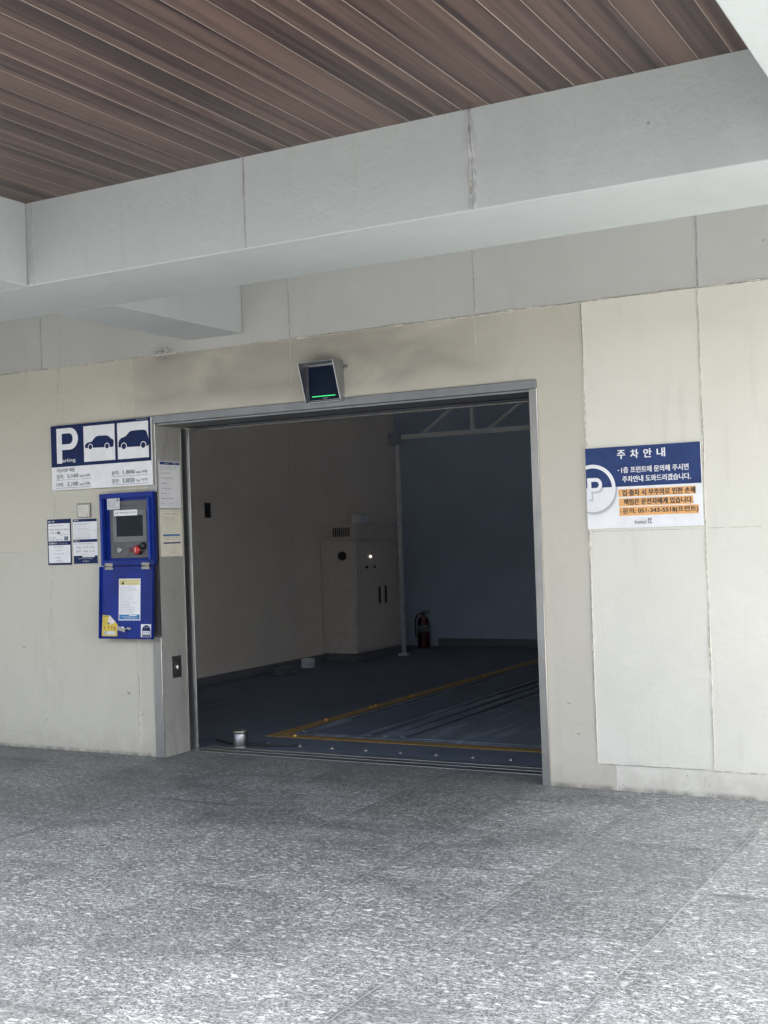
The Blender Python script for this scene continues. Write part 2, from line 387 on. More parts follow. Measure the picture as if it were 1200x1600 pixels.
    def text(s, body, u0, u1, v0, v1, w, m=None, bold=0.0):
        cu = bpy.data.curves.new('lettering', 'FONT'); cu.body = body; cu.resolution_u = 3
        ob = bpy.data.objects.new('lettering', cu); COL.objects.link(ob)
        bpy.context.view_layer.update()
        me = bpy.data.meshes.new_from_object(ob.evaluated_get(bpy.context.evaluated_depsgraph_get()))
        bpy.data.objects.remove(ob); bpy.data.curves.remove(cu)
        xs = [v.co.x for v in me.vertices]; ys = [v.co.y for v in me.vertices]
        ax, bx, ay, by = min(xs), max(xs), min(ys), max(ys)
        e = bold * (v1 - v0)            # heavier strokes: copies shifted by a fraction of the height, stacked
        for k, (du, dv) in enumerate(((0, 0),) if e <= 0 else ((-e, -e * .5), (e, -e * .5), (-e, e * .5), (e, e * .5))):
            vs = [s.bm.verts.new((u0 + e + du + (v.co.x - ax) / (bx - ax) * (u1 - u0 - 2 * e), v0 + e * .5 + dv + (v.co.y - ay) / (by - ay) * (v1 - v0 - e), w + k * .00012)) for v in me.vertices]
            for p in me.polygons: s.face([vs[i] for i in p.vertices], m)
        bpy.data.meshes.remove(me)
        return s
    def scribble(s, u0, u1, v, h, w, m=None, sd=0):
        """a line of print too small to read: uneven glyph-sized strokes in word groups"""
        rd = random.Random(sd); u = u0
        while u < u1 - h * .5:
            word = min(u1, u + h * rd.uniform(1.8, 4.5))
            while u < word:
                g = h * rd.uniform(.55, .85); g = min(g, word - u)
                if g < h * .25: break
                k = rd.random()
                if k < .45: s.rect(u, u + g, v + h * .68, v + h * .9, w, m); s.rect(u + g * .35, u + g * .6, v, v + h * .68, w, m)
                elif k < .8: s.rect(u, u + g * .3, v, v + h, w, m); s.rect(u + g * .3, u + g, v + h * .35, v + h * .58, w, m)
                else: s.rect(u, u + g, v + h * .1, v + h * .3, w, m); s.rect(u, u + g, v + h * .62, v + h * .85, w, m)
                u += g + h * .14
            u += h * .5
        return s
    def build(s, name, mat=None, parent=None, loc=None, bevel=0.0):
        me = bpy.data.meshes.new(name)
        if not s.mats: s.mats = [mat]
        bmesh.ops.remove_doubles(s.bm, verts=s.bm.verts, dist=1e-6)
        s.bm.normal_update(); s.bm.to_mesh(me); s.bm.free()
        for m in s.mats: me.materials.append(m if m is not None else mat)
        o = bpy.data.objects.new(name, me); COL.objects.link(o)
        if parent: o.parent = parent
        if loc: o.location = loc
        if bevel:
            bv = o.modifiers.new("edge", 'BEVEL'); bv.width = bevel; bv.segments = 2; bv.limit_method = 'ANGLE'
        return o

def tag(o, label=None, cat=None, group=None, kind=None):
    if label: o['label'] = label
    if cat: o['category'] = cat
    if group: o['group'] = group
    if kind: o['kind'] = kind
    return o
def thing(name, label, cat, loc=(0, 0, 0), rot=(0, 0, 0), group=None):
    o = bpy.data.objects.new(name, None); o.empty_display_size = .1; COL.objects.link(o)
    o.location = loc; o.rotation_euler = rot
    return tag(o, label, cat, group)
ON_WALL = (R(90), 0, 0)            # local u -> X, v -> Z, w -> -Y (out of the wall)
ON_REVEAL = (R(90), 0, R(90))      # local u -> Y, v -> Z, w -> +X

# ------------------------------------------------------------------ ground and floors
SILL_Y = .26
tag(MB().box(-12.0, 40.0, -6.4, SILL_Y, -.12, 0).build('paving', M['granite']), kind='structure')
tag(MB().rect(-400, 400, -400, 400, -.10).build('ground', M['earth']), kind='structure')
tag(MB().box(-7.6, -.4, .50, 7.62, -.09, -.004).build('garage_floor', M['floor']), kind='structure')

# ------------------------------------------------------------------ building: wall, beams, ceiling
ZS, ZC, YF, YR = 2.772, 3.195, -1.90, -1.25
X0, X1, YE = -11.5, 1.2, -3.86
wall = thing('concrete_wall', 'pale painted concrete wall around the garage opening, rough formwork joints', 'wall', (-4, 0, 0))
def at_wall(mb, name, mat): return mb.build(name, mat, wall, (4, 0, 0))
OL, OR, OT = -5.33, -2.605, 2.245
at_wall(MB().extrude([(X0, -.1), (OL, -.1), (OL, OT), (OR, OT), (OR, -.1), (X1, -.1), (X1, 3.4), (X0, 3.4)], 'Y', 0, .37), 'wall_face', M['wall'])

def seam(p0, p1, mat, plane='wall', width=.010, height=.005, sd=0, rough=.6, parent=None, y=0.0):
    """uneven bead of filler along a formwork joint: twin ridges with lumps"""
    rd = random.Random(sd); mb = MB()
    p0, p1 = Vector(p0), Vector(p1); L = (p1 - p0).length; d = (p1 - p0) / L; s = Vector((-d.y, d.x))
    n = max(6, int(L / .020)); prev = None
    def walk(keep, amp, k=2):
        v, out = 0.0, []
        for _ in range(n + 1):
            v = v * keep + rd.uniform(-1, 1) * amp; out.append(v)
        for _ in range(k): out = [(out[max(i - 1, 0)] + out[i] * 2 + out[min(i + 1, n)]) / 4 for i in range(n + 1)]
        return out
    wob = walk(.95, .0012 * rough); wid = walk(.8, .22 * rough); hts = walk(.7, .40 * rough, 1)
    shaded = walk(.93, .12, 1); gside = rd.choice((1, 2))  # stretches and side where the painted shadow line shows
    lum = [0.0] * (n + 1)
    for i in range(n + 1):
        if rd.random() < .035 * rough:
            for j, q in ((i - 1, .5), (i, 1), (i + 1, .55)):
                if 0 <= j <= n: lum[j] = max(lum[j], q * rd.uniform(.3, 1))
    for i in range(n + 1):
        c = p0 + d * (i / n * L) + s * wob[i]
        hw = width * max(.3, .5 + .5 * wid[i] + .4 * lum[i]); h = height * max(.25, .7 + .6 * hts[i] + .7 * lum[i])
        row = []
        for k, hh in ((-1, -.0015), (-.55, h), (-.05, h * .22), (.5, h * .85), (1, -.0015)):
            q = c + s * k * hw
            row.append(mb.bm.verts.new((q.x, y - hh, q.y)))
        if prev:
            for a in range(4): mb.face((prev[a], prev[a + 1], row[a + 1], row[a]), M['groove'] if a == gside and lum[i] < .2 and shaded[i] > -.02 else mat)
        prev = row
    off = -parent.location if parent else Vector((0, 0, 0))
    return mb.build('joint_seam', mat, parent, off)
JS = [((X0, 2.702), (-5.03, 2.70)), ((-4.58, 2.70), (X1, 2.702)), ((-6.335, 2.71), (-6.335, 3.19)), ((-4.226, 2.42), (-4.226, 2.69)), ((-4.226, 2.71), (-4.226, 3.19)),
      ((-2.945, 2.41), (-2.945, 2.69)), ((-2.945, 2.71), (-2.945, 3.19)), ((-2.297, .142), (-2.297, 2.69)), ((-1.648, 2.71), (-1.646, 3.19)), ((-1.655, .146), (-1.648, 2.69)),
      ((-2.29, .142), (-1.66, .142)), ((-1.65, .142), (X1, .142)), ((-2.19, .0), (-2.19, .137)), ((-1.703, .0), (-1.703, .136)), ((-6.385, .118), (-6.17, 2.69)),
      ((X0, .105), (-6.40, .112)), ((-5.515, 2.36), (-5.515, 2.69)), ((-.98, .146), (-.98, 3.19)), ((.4, .146), (.4, 3.19)), ((-2.29, 1.424), (-1.66, 1.423)), ((-1.64, 1.423), (X1, 1.423)), ((X0, 1.41), (-6.31, 1.402))]
for i, (a, b) in enumerate(JS):
    upper = a[1] > 2.7 and b[1] > 2.7
    thin = i in (12, 13, 15, 16, 19, 20, 21, 3, 5)
    bold = i in (0, 1, 7, 8, 9)
    seam(a, b, M['seal_cool'] if upper else M['seal'], width=.006 if thin else (.013 if bold else .009), height=.0018 if thin else (.0062 if bold else .0042), sd=20 + i, rough=.4 if thin else (1.0 if bold else .7), parent=wall)
# filled pipe chase under the control box
for dx in (-.008, .006): seam((-5.526 + dx, .80), (-5.536 + dx, .10), M['seal'], width=.008, height=.005, sd=int(90 + dx * 1000), rough=.15, parent=wall)
for px, pz, r1, r2 in ((-2.45, .47, .017, .009), (-2.40, .30, .014, .006), (-6.58, .72, .02, .006), (-5.62, .42, .016, .010), (-5.50, .28, .012, .005)):
    mb = MB(); pts = []
    for k in range(14):
        a = 2 * math.pi * k / 14; q = 1 + random.uniform(-.35, .35); pts.append((px + r1 * q * math.cos(a), pz + r2 * q * math.sin(a)))
    mb.extrude(pts, 'Y', -.0016, .002); at_wall(mb, 'scuff_mark', M['scuff'])

def beam(name, label, x0, x1, y0, y1, z0=ZS, z1=3.42, seams=(), cap=()):
    t = thing(name, label, 'beam', ((x0 + x1) / 2, (y0 + y1) / 2, z0))
    MB().box(x0, x1, y0, y1, z0, z1).build('beam_body', M['beam'], t, -t.location, bevel=.006)
    for i, (a, b, w, h, r) in enumerate(seams): seam(a, b, M['seal_cool'], width=w, height=h, sd=int(abs(a[0]) * 100), rough=r, parent=t, y=y0)
    return t
mb_ = beam('ceiling_beam', 'long grey white concrete beam running across above the garage entrance', X0, X1, YF, YR,
     seams=[((-3.222, 3.19), (-3.222, ZS + .004), .010, .006, .7), ((-2.081, 3.19), (-2.083, ZS + .004), .021, .014, 2.2), ((-4.535, 3.19), (-4.535, ZS + .004), .008, .004, .6), ((.4, 3.19), (.4, ZS + .004), .010, .006, .7)])
beam('ceiling_beam', 'short concrete cross beam running from the long beam back to the wall', -5.02, -4.585, YR + .002, -.002)
beam('ceiling_beam', 'concrete cross beam at the left edge of the wood ceiling', -5.05, -4.573, YE, YF - .002)
beam('ceiling_beam', 'bright concrete cross beam at the upper right corner beside the wood ceiling', -.72, -.20, YE, YF - .002)
tag(MB().box(X0, X1, YE, YF - .002, ZC, 3.30).build('wood_ceiling', M['wood']), 'dark walnut plank ceiling with thin pale lines between its boards', 'ceiling')
tag(MB().box(-.752, -.722, YE, YF - .004, ZC - .022, ZC - .001).build('ceiling_trim', M['dark_gap']), 'dark edge strip between the wood ceiling and the bright right beam', 'trim')
tag(MB().box(X0, X1, YR + .002, -.002, 3.26, 3.42).build('ceiling_slab', M['beam']), 'grey concrete slab in the gap behind the long beam', 'slab')
# storeys overhead and the closed left side: they shade the forecourt
tag(MB().box(X0, X1, YE, .36, 3.43, 20).build('upper_storeys', M['render_wall']), 'grey rendered upper floors over the forecourt', 'building')
tag(MB().box(-24, 16, -24, -17, -.1, 4.2).build('building', M['sky_mask']), 'unseen grey block added across the street to mask low sky', 'building')  # out of view, added to hold back light from the low sky
tag(MB().box(X0 - .25, X0, -2.5, .38, -.1, 3.42).build('side_wall', M['render_wall']), 'grey rendered wall closing the left side of the forecourt', 'wall')

# ------------------------------------------------------------------ garage interior (lift shaft)
XL, YB, XR = -7.55, 7.57, -.5
def shaft(name, label, box, mat):
    return tag(MB().box(*box).build(name, mat), label, 'wall')
lw = thing('interior_wall', 'tan panelled left wall inside the garage, lit from the doorway', 'wall', (XL, 4, 0))
MB().box(XL - .1, XL, .382, YB, 0, 6).build('wall_panel', M['int_wall'], lw, -lw.location)
MB().box(XL + .001, XL + .03, .382, 5.64, 0, .082).build('skirting', M['skirting'], lw, -lw.location)
for yy in (2.2, 5.05): MB().box(XL + .0005, XL + .003, yy, yy + .004, .083, 6).build('panel_joint', M['cabinet'], lw, -lw.location)
bw = thing('interior_wall', 'back wall deep inside the dark garage, blue grey haze painted in', 'wall', (-4, YB, 0))
MB().box(XL - .1, XR, YB + .001, YB + .1, 0, 6).build('wall_panel', M['int_back'], bw, -bw.location)
MB().box(-7.0, XR, YB - .025, YB, 0, .10).build('skirting', M['skirting'], bw, -bw.location)
rw = thing('interior_wall', 'unlit right wall inside the garage', 'wall', (XR, 4, 0))
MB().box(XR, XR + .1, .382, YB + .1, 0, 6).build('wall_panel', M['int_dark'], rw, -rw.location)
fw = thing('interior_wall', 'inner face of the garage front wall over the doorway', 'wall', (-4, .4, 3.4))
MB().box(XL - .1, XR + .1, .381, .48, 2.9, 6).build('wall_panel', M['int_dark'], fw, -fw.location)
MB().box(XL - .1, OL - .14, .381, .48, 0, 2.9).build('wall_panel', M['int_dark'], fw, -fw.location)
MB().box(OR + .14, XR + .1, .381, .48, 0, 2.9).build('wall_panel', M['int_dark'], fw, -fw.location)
for par, bx in ((lw, (XL - .1, XL, .382, YB, 6.001, 20)), (bw, (XL - .1, XR, YB + .001, YB + .1, 6.001, 20)), (rw, (XR, XR + .1, .382, YB + .1, 6.001, 20)), (fw, (XL - .1, XR + .1, .381, .48, 6.001, 20))):
    MB().box(*bx).build('light_shaft', M['light_shaft_lining'], par, -par.location)  # unseen dark shaft added to admit sky light and keep sun out

tag(MB().box(XL - .1, -1.02, .381, YB + .1, 20.01, 20.2).build('light_gap_roof', M['light_shaft_lining']), 'unseen roof slab added over the shaft, gap left for sky light', 'roof')  # added above view; its opening lets sky light down into the garage

# parking pallet inside its yellow line, with wheel grooves
pal = thing('parking_pallet', 'dark steel car pallet with wheel grooves inside the yellow line', 'pallet', (-3.3, 4, 0))
MB().box(-5.02, -1.4, 1.10, 7.1, -.003, .002).build('pallet_plate', M['pallet'], pal, -pal.location)
for x0 in (-4.98, -4.44, -4.30, -4.16, -2.6, -2.46, -2.32):
    MB().box(x0, x0 + .05, 1.16, 7.05, .002, .014).build('groove_rib', M['pallet'], pal, -pal.location, bevel=.004)
MB().box(-4.88, -4.50, 1.14, 7.06, .002, .006).build('wheel_track', M['floor'], pal, -pal.location)
MB().box(-4.08, -2.7, 1.14, 7.06, .002, .008).build('deck_plate', M['pallet'], pal, -pal.location)
yl = MB().extrude([(-5.16, .955), (-1.3, .955), (-1.3, 1.045), (-5.05, 1.045), (-5.05, 7.2), (-5.16, 7.2)], 'Z', -.003, .003).build('floor_line', M['line_yellow'])
tag(yl, 'yellow painted guide line bordering the pallet on the dark floor', 'floor marking')
studs = [(-4.93, .99), (-5.115, 1.72), (-5.11, 2.43), (-5.115, 2.52), (-5.10, 3.14), (-5.11, 3.9), (-5.10, 4.7)]
for i, (x, y) in enumerate(studs):
    o = MB().lathe((0, 0, 0), [(.016, -.002), (.015, .006), (.009, .012), (.002, .0135)], n=12).build('floor_stud', M['amber'], None, (x, y, .003))
    tag(o, 'small amber stud on the yellow floor line', 'stud', 'amber studs along the yellow line')
bolt = None
for i in range(8):
    x = -4.95 + i * .265
    if bolt is None:
        bolt = MB().lathe((0, 0, 0), [(.017, -.002), (.017, .003), (.010, .0035), (.010, .010), (.004, .012)], n=10).build('floor_bolt', M['stud']); o = bolt
    else:
        o = bolt.copy(); COL.objects.link(o)
    o.location = (x, .675 - .002 * i, -.004)
    tag(o, 'shiny bolt head in the dark floor between the yellow line and the sill', 'bolt', 'bolts along the sill')

cab = thing('control_cabinet', 'beige electrical cabinet against the left wall at the back of the garage', 'cabinet', (-7.32, 6.2, 0))
def C(mb, name, mat, parent=cab, bevel=0): return mb.build(name, mat, parent, -cab.location if parent is cab else None, bevel)
body = C(MB().box(-7.545, -7.10, 5.65, 6.78, .09, 1.39), 'cabinet_body', M['cabinet'], bevel=.008)
C(MB().box(-7.54, -7.115, 5.665, 6.77, 0, .089), 'plinth', M['skirting'])
C(MB().box(-7.099, -7.084, 5.67, 6.245, .12, 1.37), 'cabinet_door', M['cabinet'], bevel=.004)
C(MB().box(-7.099, -7.084, 6.258, 6.765, .12, 1.37), 'cabinet_door', M['cabinet'], bevel=.004)
for y in (6.185, 6.335): C(MB().box(-7.083, -7.066, y - .016, y + .016, .63, .83), 'door_handle', M['black'], bevel=.005)
C(MB().cyl((-7.25, 5.649, 1.21), (-7.25, 5.62, 1.21), .052, .046, n=24), 'horn', M['black'])
C(MB().cyl((-7.083, 6.0, 1.19), (-7.064, 6.0, 1.19), .012, .009, n=14), 'indicator_lamp', M['lamp_white'])
for y in (5.9, 6.08): C(MB().cyl((-7.083, y, 1.07), (-7.064, y, 1.07), .018, .016, n=14), 'push_button', M['black'])
C(MB().box(-7.42, -7.09, 5.66, 6.70, 1.392, 1.575), 'top_unit', M['cabinet'], bevel=.006)
for k in range(9): C(MB().box(-7.37 + k * .026, -7.358 + k * .026, 5.652, 5.662, 1.43, 1.535), 'vent_slot', M['black'])
jb = tag(MB().box(-7.30, -7.16, 5.95, 6.12, 1.577, 1.69).build('junction_box', M['pipe'], bevel=.008), 'small grey junction box on top of the electrical cabinet', 'box')
tag(MB().box(-7.542, -7.53, 3.46, 3.55, 1.67, 1.82, bev=.003).build('wall_socket', M['black']), 'black socket plate high on the tan interior wall', 'socket')

pole = thing('conduit_pole', 'pale vertical conduit pole in front of the back wall beside the cabinet', 'pole', (-6.89, 6.4, 0))
MB().cyl((0, 0, .02), (0, 0, 2.50), .028, n=16).build('pipe', M['pipe'], pole)
MB().box(-.06, .06, -.05, .05, 0, .025, bev=.005).build('foot', M['pipe'], pole)
MB().box(-.10, .03, -.05, .05, 2.50, 2.64, bev=.006).build('bracket', M['int_dark'], pole)
tr = thing('steel_truss', 'pale steel truss beam crossing the upper part of the dark garage', 'truss', (-4, 6.4, 2.6))
def T(mb, name): return mb.build(name, M['truss_paint'], tr, -tr.location)
T(MB().box(-6.82, -.6, 6.37, 6.43, 2.56, 2.615, bev=.006), 'lower_chord'); T(MB().box(-6.82, -.6, 6.37, 6.43, 2.93, 2.985, bev=.006), 'upper_chord')
for x in (-5.895, -4.6, -3.3): T(MB().box(x - .02, x + .02, 6.375, 6.425, 2.616, 2.929), 'upright')
for xa, xb in ((-6.55, -6.08), (-5.7, -5.2), (-4.4, -3.9)): T(MB().tube([(xa, 6.4, 2.61), (xb, 6.4, 2.935)], .018), 'diagonal')

ext = thing('fire_extinguisher', 'red fire extinguisher standing on the floor by the back wall', 'extinguisher', (-7.08, 7.30, 0))
MB().lathe((0, 0, 0), [(.062, 0), (.075, .008), (.077, .03), (.077, .31), (.070, .35), (.045, .385), (.022, .40), (.022, .415)], n=24).build('cylinder', M['red_dark'], ext)
MB().lathe((0, 0, .20), [(.0785, 0), (.0785, .085)], n=24).build('label_band', M['bezel'], ext)
MB().box(-.018, .018, -.02, .02, .415, .445, bev=.004).box(-.012, .10, -.008, .008, .452, .462, bev=.002).box(-.012, .085, -.008, .008, .428, .436, bev=.002).build('valve_handle', M['black'], ext)
MB().tube([(-.018, 0, .43), (-.07, -.01, .42), (-.10, -.02, .36), (-.105, -.02, .24), (-.10, -.02, .12)], .010).build('hose', M['rubber'], ext)
MB().cyl((0, -.079, .225), (0, -.082, .225), .010, n=12).build('gauge', M['chrome'], ext)

post = thing('sensor_post', 'short steel cylinder post standing just inside the garage sill', 'post', (-5.075, .52, -.004))
MB().lathe((0, 0, 0), [(.062, 0), (.062, .012), (.052, .013), (.052, .095), (.050, .10)], n=28).build('barrel', M['sill'], post)
MB().lathe((0, 0, .101), [(.053, 0), (.055, .004), (.055, .014), (.046, .02), (.01, .021)], n=28).build('cap', M['zinc'], post)
tag(MB().tube([(-5.36, .62, .02), (-5.28, .60, .012), (-5.20, .56, .008), (-5.12, .54, .008), (-5.02, .57, .008), (-4.86, .60, .006), (-4.7, .66, .003)], .008).build('floor_cable', M['rubber']), 'thin black cable lying on the floor behind the steel post', 'cable')
for i, (y, w, h, lab) in enumerate(((4.42, .20, .07, 'low dark sensor bracket on the floor along the tan wall'), (4.92, .09, .11, 'small pale sensor box on the floor along the tan wall'))):
    s_ = thing('floor_sensor', lab, 'sensor', (-7.30, y, 0))
    MB().box(-.06, .06, -w / 2, w / 2, 0, h, bev=.006).build('case', M['skirting'] if i == 0 else M['pipe'], s_)
    MB().box(-.09, .09, -w * .7, w * .7, 0, .012).build('base_plate', M['skirting'], s_)

# ------------------------------------------------------------------ stainless door frame
fr = thing('door_frame', 'brushed stainless steel frame of the wide garage opening', 'door frame', (-3.96, 0, 0))
def F(mb, name, mat, bevel=0): return mb.build(name, mat, fr, -fr.location, bevel)
F(MB().box(-5.392, -5.3185, -.011, -.001, 0, 2.243), 'jamb_trim', M['steel_trim'], .0025)
F(MB().box(-5.3285, -5.320, 0, .255, 0, 2.228), 'jamb_lining', M['steel'], .001)
F(MB().box(-2.622, -2.577, -.011, -.001, 0, 2.243), 'jamb_trim', M['steel_trim'], .0025)
F(MB().box(-2.617, -2.606, 0, .255, 0, 2.228), 'jamb_lining', M['steel'], .001)
F(MB().box(-5.392, -2.577, -.013, -.001, 2.244, 2.295).box(-5.318, -2.618, 0, .255, 2.229, 2.243), 'header', M['steel_h'], .003)
F(MB().box(-5.3205, -5.3165, -.0135, -.0115, 0, 2.24), 'edge_highlight', M['steel_edge'])  # corner highlight of the jamb drawn as a brighter strip
F(MB().box(-2.5768, -2.5725, -.014, -.001, 0, 2.243), 'edge_highlight', M['steel_edge'])  # lit side of the trim drawn as a brighter strip
for xs, y in ((-5.327, .258), (-5.327, .352)):
    F(MB().box(xs, xs + .012, y, y + .008, 0, 2.225), 'guide_rail', M['steel_edge'], .001)
F(MB().box(-5.3295, -5.3275, .266, .351, 0, 2.225), 'guide_channel', M['sill'])
F(MB().box(-2.612, -2.595, .256, .50, 0, 2.225), 'guide_channel', M['sill'])
F(MB().box(-5.316, -2.62, .36, .40, 2.212, 2.222), 'door_track', M['zinc'], .003)
F(MB().box(-5.316, -2.62, .256, .36, 2.2335, 2.245), 'door_slot', M['dark_gap'])
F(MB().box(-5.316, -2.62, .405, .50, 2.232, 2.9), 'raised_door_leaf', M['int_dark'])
F(MB().box(-5.33, -2.60, SILL_Y + .001, .33, -.10, .003), 'threshold', M['sill'], .002)
F(MB().box(-5.33, -2.60, .331, .365, -.10, -.02), 'threshold_slot', M['dark_gap'])
F(MB().box(-5.33, -2.60, .366, .42, -.10, .001), 'threshold', M['sill'], .002)
F(MB().box(-5.33, -2.60, .421, .452, -.10, -.018), 'threshold_slot', M['dark_gap'])
F(MB().box(-5.33, -2.60, .453, .499, -.10, .0005), 'threshold', M['sill'], .002)
sw = MB().box(-5.3195, -5.317, .095, .193, .518, .667).build('switch_plate', M['zinc'], fr, -fr.location)
mb = MB()
for y in (.102, .186):
    for z in (.525, .660): mb.cyl((-5.3168, y, z), (-5.314, y, z), .004, n=10)
mb.cyl((-5.3168, .144, .59), (-5.309, .144, .59), .013, .011, n=16).box(-5.309, -5.305, .141, .147, .573, .607)
mb.build('key_cylinder', M['chrome'], sw)

# ------------------------------------------------------------------ signs
def board(root, w, h, th, mat, name='board', bev=.0015):
    return MB().box(0, w, 0, h, 0, th, bev=bev).build(name, mat, root)
# blue and white parking sign with the two car pictograms
ps = thing('parking_sign', 'navy and white parking sign with two car pictograms and vehicle size limits', 'sign', (-6.2415, -.0135, 1.832), ON_WALL)
PW, PH, PT = .9, .4555, .014
board(ps, PW, PH, PT, M['white'])
MB().rect(.001, PW - .001, .1625, PH - .001, PT + .001).build('navy_panel', M['navy'], ps)
bowl_o = [(.1045, .433), (.176, .433)] + [(.178 + .0765 * math.cos(a), .3568 + .0762 * math.sin(a)) for a in [R(85 - 10 * k) for k in range(18)]] + [(.176, .2806), (.1045, .2806)]
bowl_i = [(.1045, .3955), (.170, .3955)] + [(.172 + .0335 * math.cos(a), .3578 + .0377 * math.sin(a)) for a in [R(80 - 10 * k) for k in range(17)]] + [(.170, .320), (.1045, .320)]
MB().poly(bowl_o, PT + .002, None, [bowl_i[::-1]]).rect(.055, .1046, .187, .433, PT + .0021).build('large_letter', M['white'], ps)
MB().text('arking', .107, .226, .187, .219, PT + .002, bold=.012).build('lettering_line', M['white'], ps)
MB().scribble(.777, .882, .442, .0055, PT + .002, None, 4).build('small_print', M['white'], ps)
for k, (a, b) in enumerate(((.306, .5865), (.610, .880))):
    pc = MB().rect(a, b, .186, .4335, PT + .002).build('picture_panel', M['white'], ps)
    def px(x, y): return (.3181 + (x - 352) * .001206, .2892 + (280 - y) * .00099 - .0000865 * (x - 352) + (.0015 if k else 0))
    if k == 0:
        out = [(353, 288), (351, 272), (357, 260), (370, 250), (404, 241), (416, 226), (430, 210), (440, 204), (456, 200), (512, 197), (524, 199), (536, 207), (550, 220), (561, 224), (566, 232), (567, 250), (564, 268), (560, 276)]
        wh = [((393, 279), 20, 15), ((517, 271), 20, 15)]
    else:
        out = [(602, 282), (600, 268), (602, 246), (608, 230), (622, 217), (642, 209), (656, 203), (672, 185), (686, 170), (704, 165), (750, 160), (788, 158), (800, 162), (808, 175), (816, 205), (821, 240), (818, 260), (812, 269)]
        wh = [((641, 273), 23, 18), ((781, 263), 23, 18)]
    car = MB().poly([px(*p) for p in out], PT + .003, M['navy'])
    for (c, r1, r2) in wh:
        u, v = px(*c); car.disc(u, v, r1 * .0011, PT + .0036, M['white']); car.disc(u, v, r2 * .0011, PT + .0042, M['navy'])
    car.build('car_pictogram', M['navy'], pc)
w = PT + .0012
MB().text('가능차량 제원', .047, .213, .124, .151, w, bold=.004).build('lettering_line', M['ink'], ps)
for u0, v0, k1, num, unit in ((.045, .080, '길이:', '5,160', 'mm 이하'), (.0425, .0235, '너비:', '2,100', 'mm 이하'), (.549, .080, '높이:', '1,800', 'mm 이하'), (.549, .0235, '중량:', '1,850', 'kg 이하')):
    mb = MB()
    mb.text(k1, u0, u0 + .067, v0, v0 + .031, w, bold=.006)
    mb.text(num, u0 + .101, u0 + .202, v0 - .001, v0 + .029, w + .0008, bold=.007)
    mb.text(unit, u0 + .217, u0 + .312, v0, v0 + .024, w, bold=.006)
    mb.rect(u0 - .005, u0 + .318, v0 - .0105, v0 - .0085, w)
    mb.build('size_line', M['ink'], ps)
MB().rect(.6425, .7455, .0185, .0565, w + .0004).build('pasted_number_patch', M['print_grey2'], ps)

# parking guidance sign on the right wall
gs = thing('guidance_sign', 'parking guidance sign with orange highlighted lines on the right wall', 'sign', (-2.3, -.001, 1.437), ON_WALL)
GW, GH, GT = .640, .4465, .012
board(gs, GW, GH, GT, M['white'])
MB().rect(.001, GW - .001, .2265, GH - .001, GT + .001).build('navy_panel', M['navy2'], gs)
cx_, cy_, ro, ri = .037, .224, .1315, .111
def arc_ring(cx, cy, ro, ri, umin=.001):
    a0 = math.acos(max(-1, (umin - cx) / ro)); n = 48
    o = [(cx + ro * math.cos(-a0 + 2 * a0 * i / n), cy + ro * math.sin(-a0 + 2 * a0 * i / n)) for i in range(n + 1)]
    b0 = math.acos(max(-1, (umin - cx) / ri))
    i_ = [(cx + ri * math.cos(b0 - 2 * b0 * i / n), cy + ri * math.sin(b0 - 2 * b0 * i / n)) for i in range(n + 1)]
    return o + i_
em = MB()
def P_letter(mb, u0, u1, v0, v1, w, m, vmax=9):
    W, H = u1 - u0, v1 - v0; sw = W * .27; cv = v0 + H * .68; ro_ = H * .32; cu_ = u1 - ro_ * .95
    cl = lambda pts: [(u, min(v, vmax)) for u, v in pts]
    mb.poly(cl([(u0, v0), (u0 + sw, v0), (u0 + sw, v1), (u0, v1)]), w, m)
    o = [(cu_ + ro_ * .95 * math.cos(R(a)), cv + ro_ * math.sin(R(a))) for a in range(90, -91, -10)]
    i = [(cu_ + (ro_ - sw * .9) * math.cos(R(a)), cv + (ro_ - sw * .9) * math.sin(R(a))) for a in range(-90, 91, 10)]
    mb.poly(cl([(u0 + sw, v1)] + o + [(u0 + sw, cv - ro_), (u0 + sw, cv - ro_ + sw * .9)] + i + [(u0 + sw, v1 - sw * .9)]), w, m)
for k, mt in ((0, 'print_grey3'), (1, 'print_grey2'), (2, 'print_grey'), (3, 'print_grey')):
    e = .0032 * (4 - k)
    em.poly(arc_ring(cx_ + e, cy_ - e * 1.4, ro + .001, ri - .002), GT + .0002 + .0002 * k, M[mt])
for k, mt in ((0, 'print_grey3'), (1, 'print_grey2'), (2, 'print_grey')): P_letter(em, .0075 + .0042 * (3 - k), .0925 + .0042 * (3 - k), .163 - .0045 * (3 - k), .2815 - .0045 * (3 - k), GT + .0003 + .0002 * k, M[mt])
em.poly(arc_ring(cx_, cy_, ro, ri), GT + .0024, M['white'])
P_letter(em, .0075, .0925, .163, .2815, GT + .0030, M['white'])
em.build('parking_emblem', M['white'], gs)
for a in ((.1835, .607, .171, .212), (.1838, .592, .119, .1615), (.1852, .6195, .067, .1135)): MB().rect(*a, GT + .001).build('highlight_bar', M['orange'], gs)
w = GT + .002
mb = MB()
for ch, a in zip('주차안내', (.183, .257, .330, .4035)): mb.text(ch, a, a + .047, .378, .4265, w, bold=.035)
mb.build('title_lettering', M['white'], gs)
mb = MB()
mb.text('1층 프런트에 문의해 주시면', .2035, .574, .299, .3335, w, bold=.028); mb.disc(.1875, .316, .0036, w); mb.build('lettering_line', M['white'], gs); mb = MB()
mb.text('주차안내 도와드리겠습니다.', .208, .584, .249, .2835, w, bold=.028)
mb.build('lettering_line', M['white'], gs)
mb = MB()
mb.text('입·출차 시 부주의로 인한 손해', .205, .6055, .1745, .2085, w, bold=.034); mb.disc(.189, .191, .003, w); mb.build('lettering_line', M['ink'], gs); mb = MB()
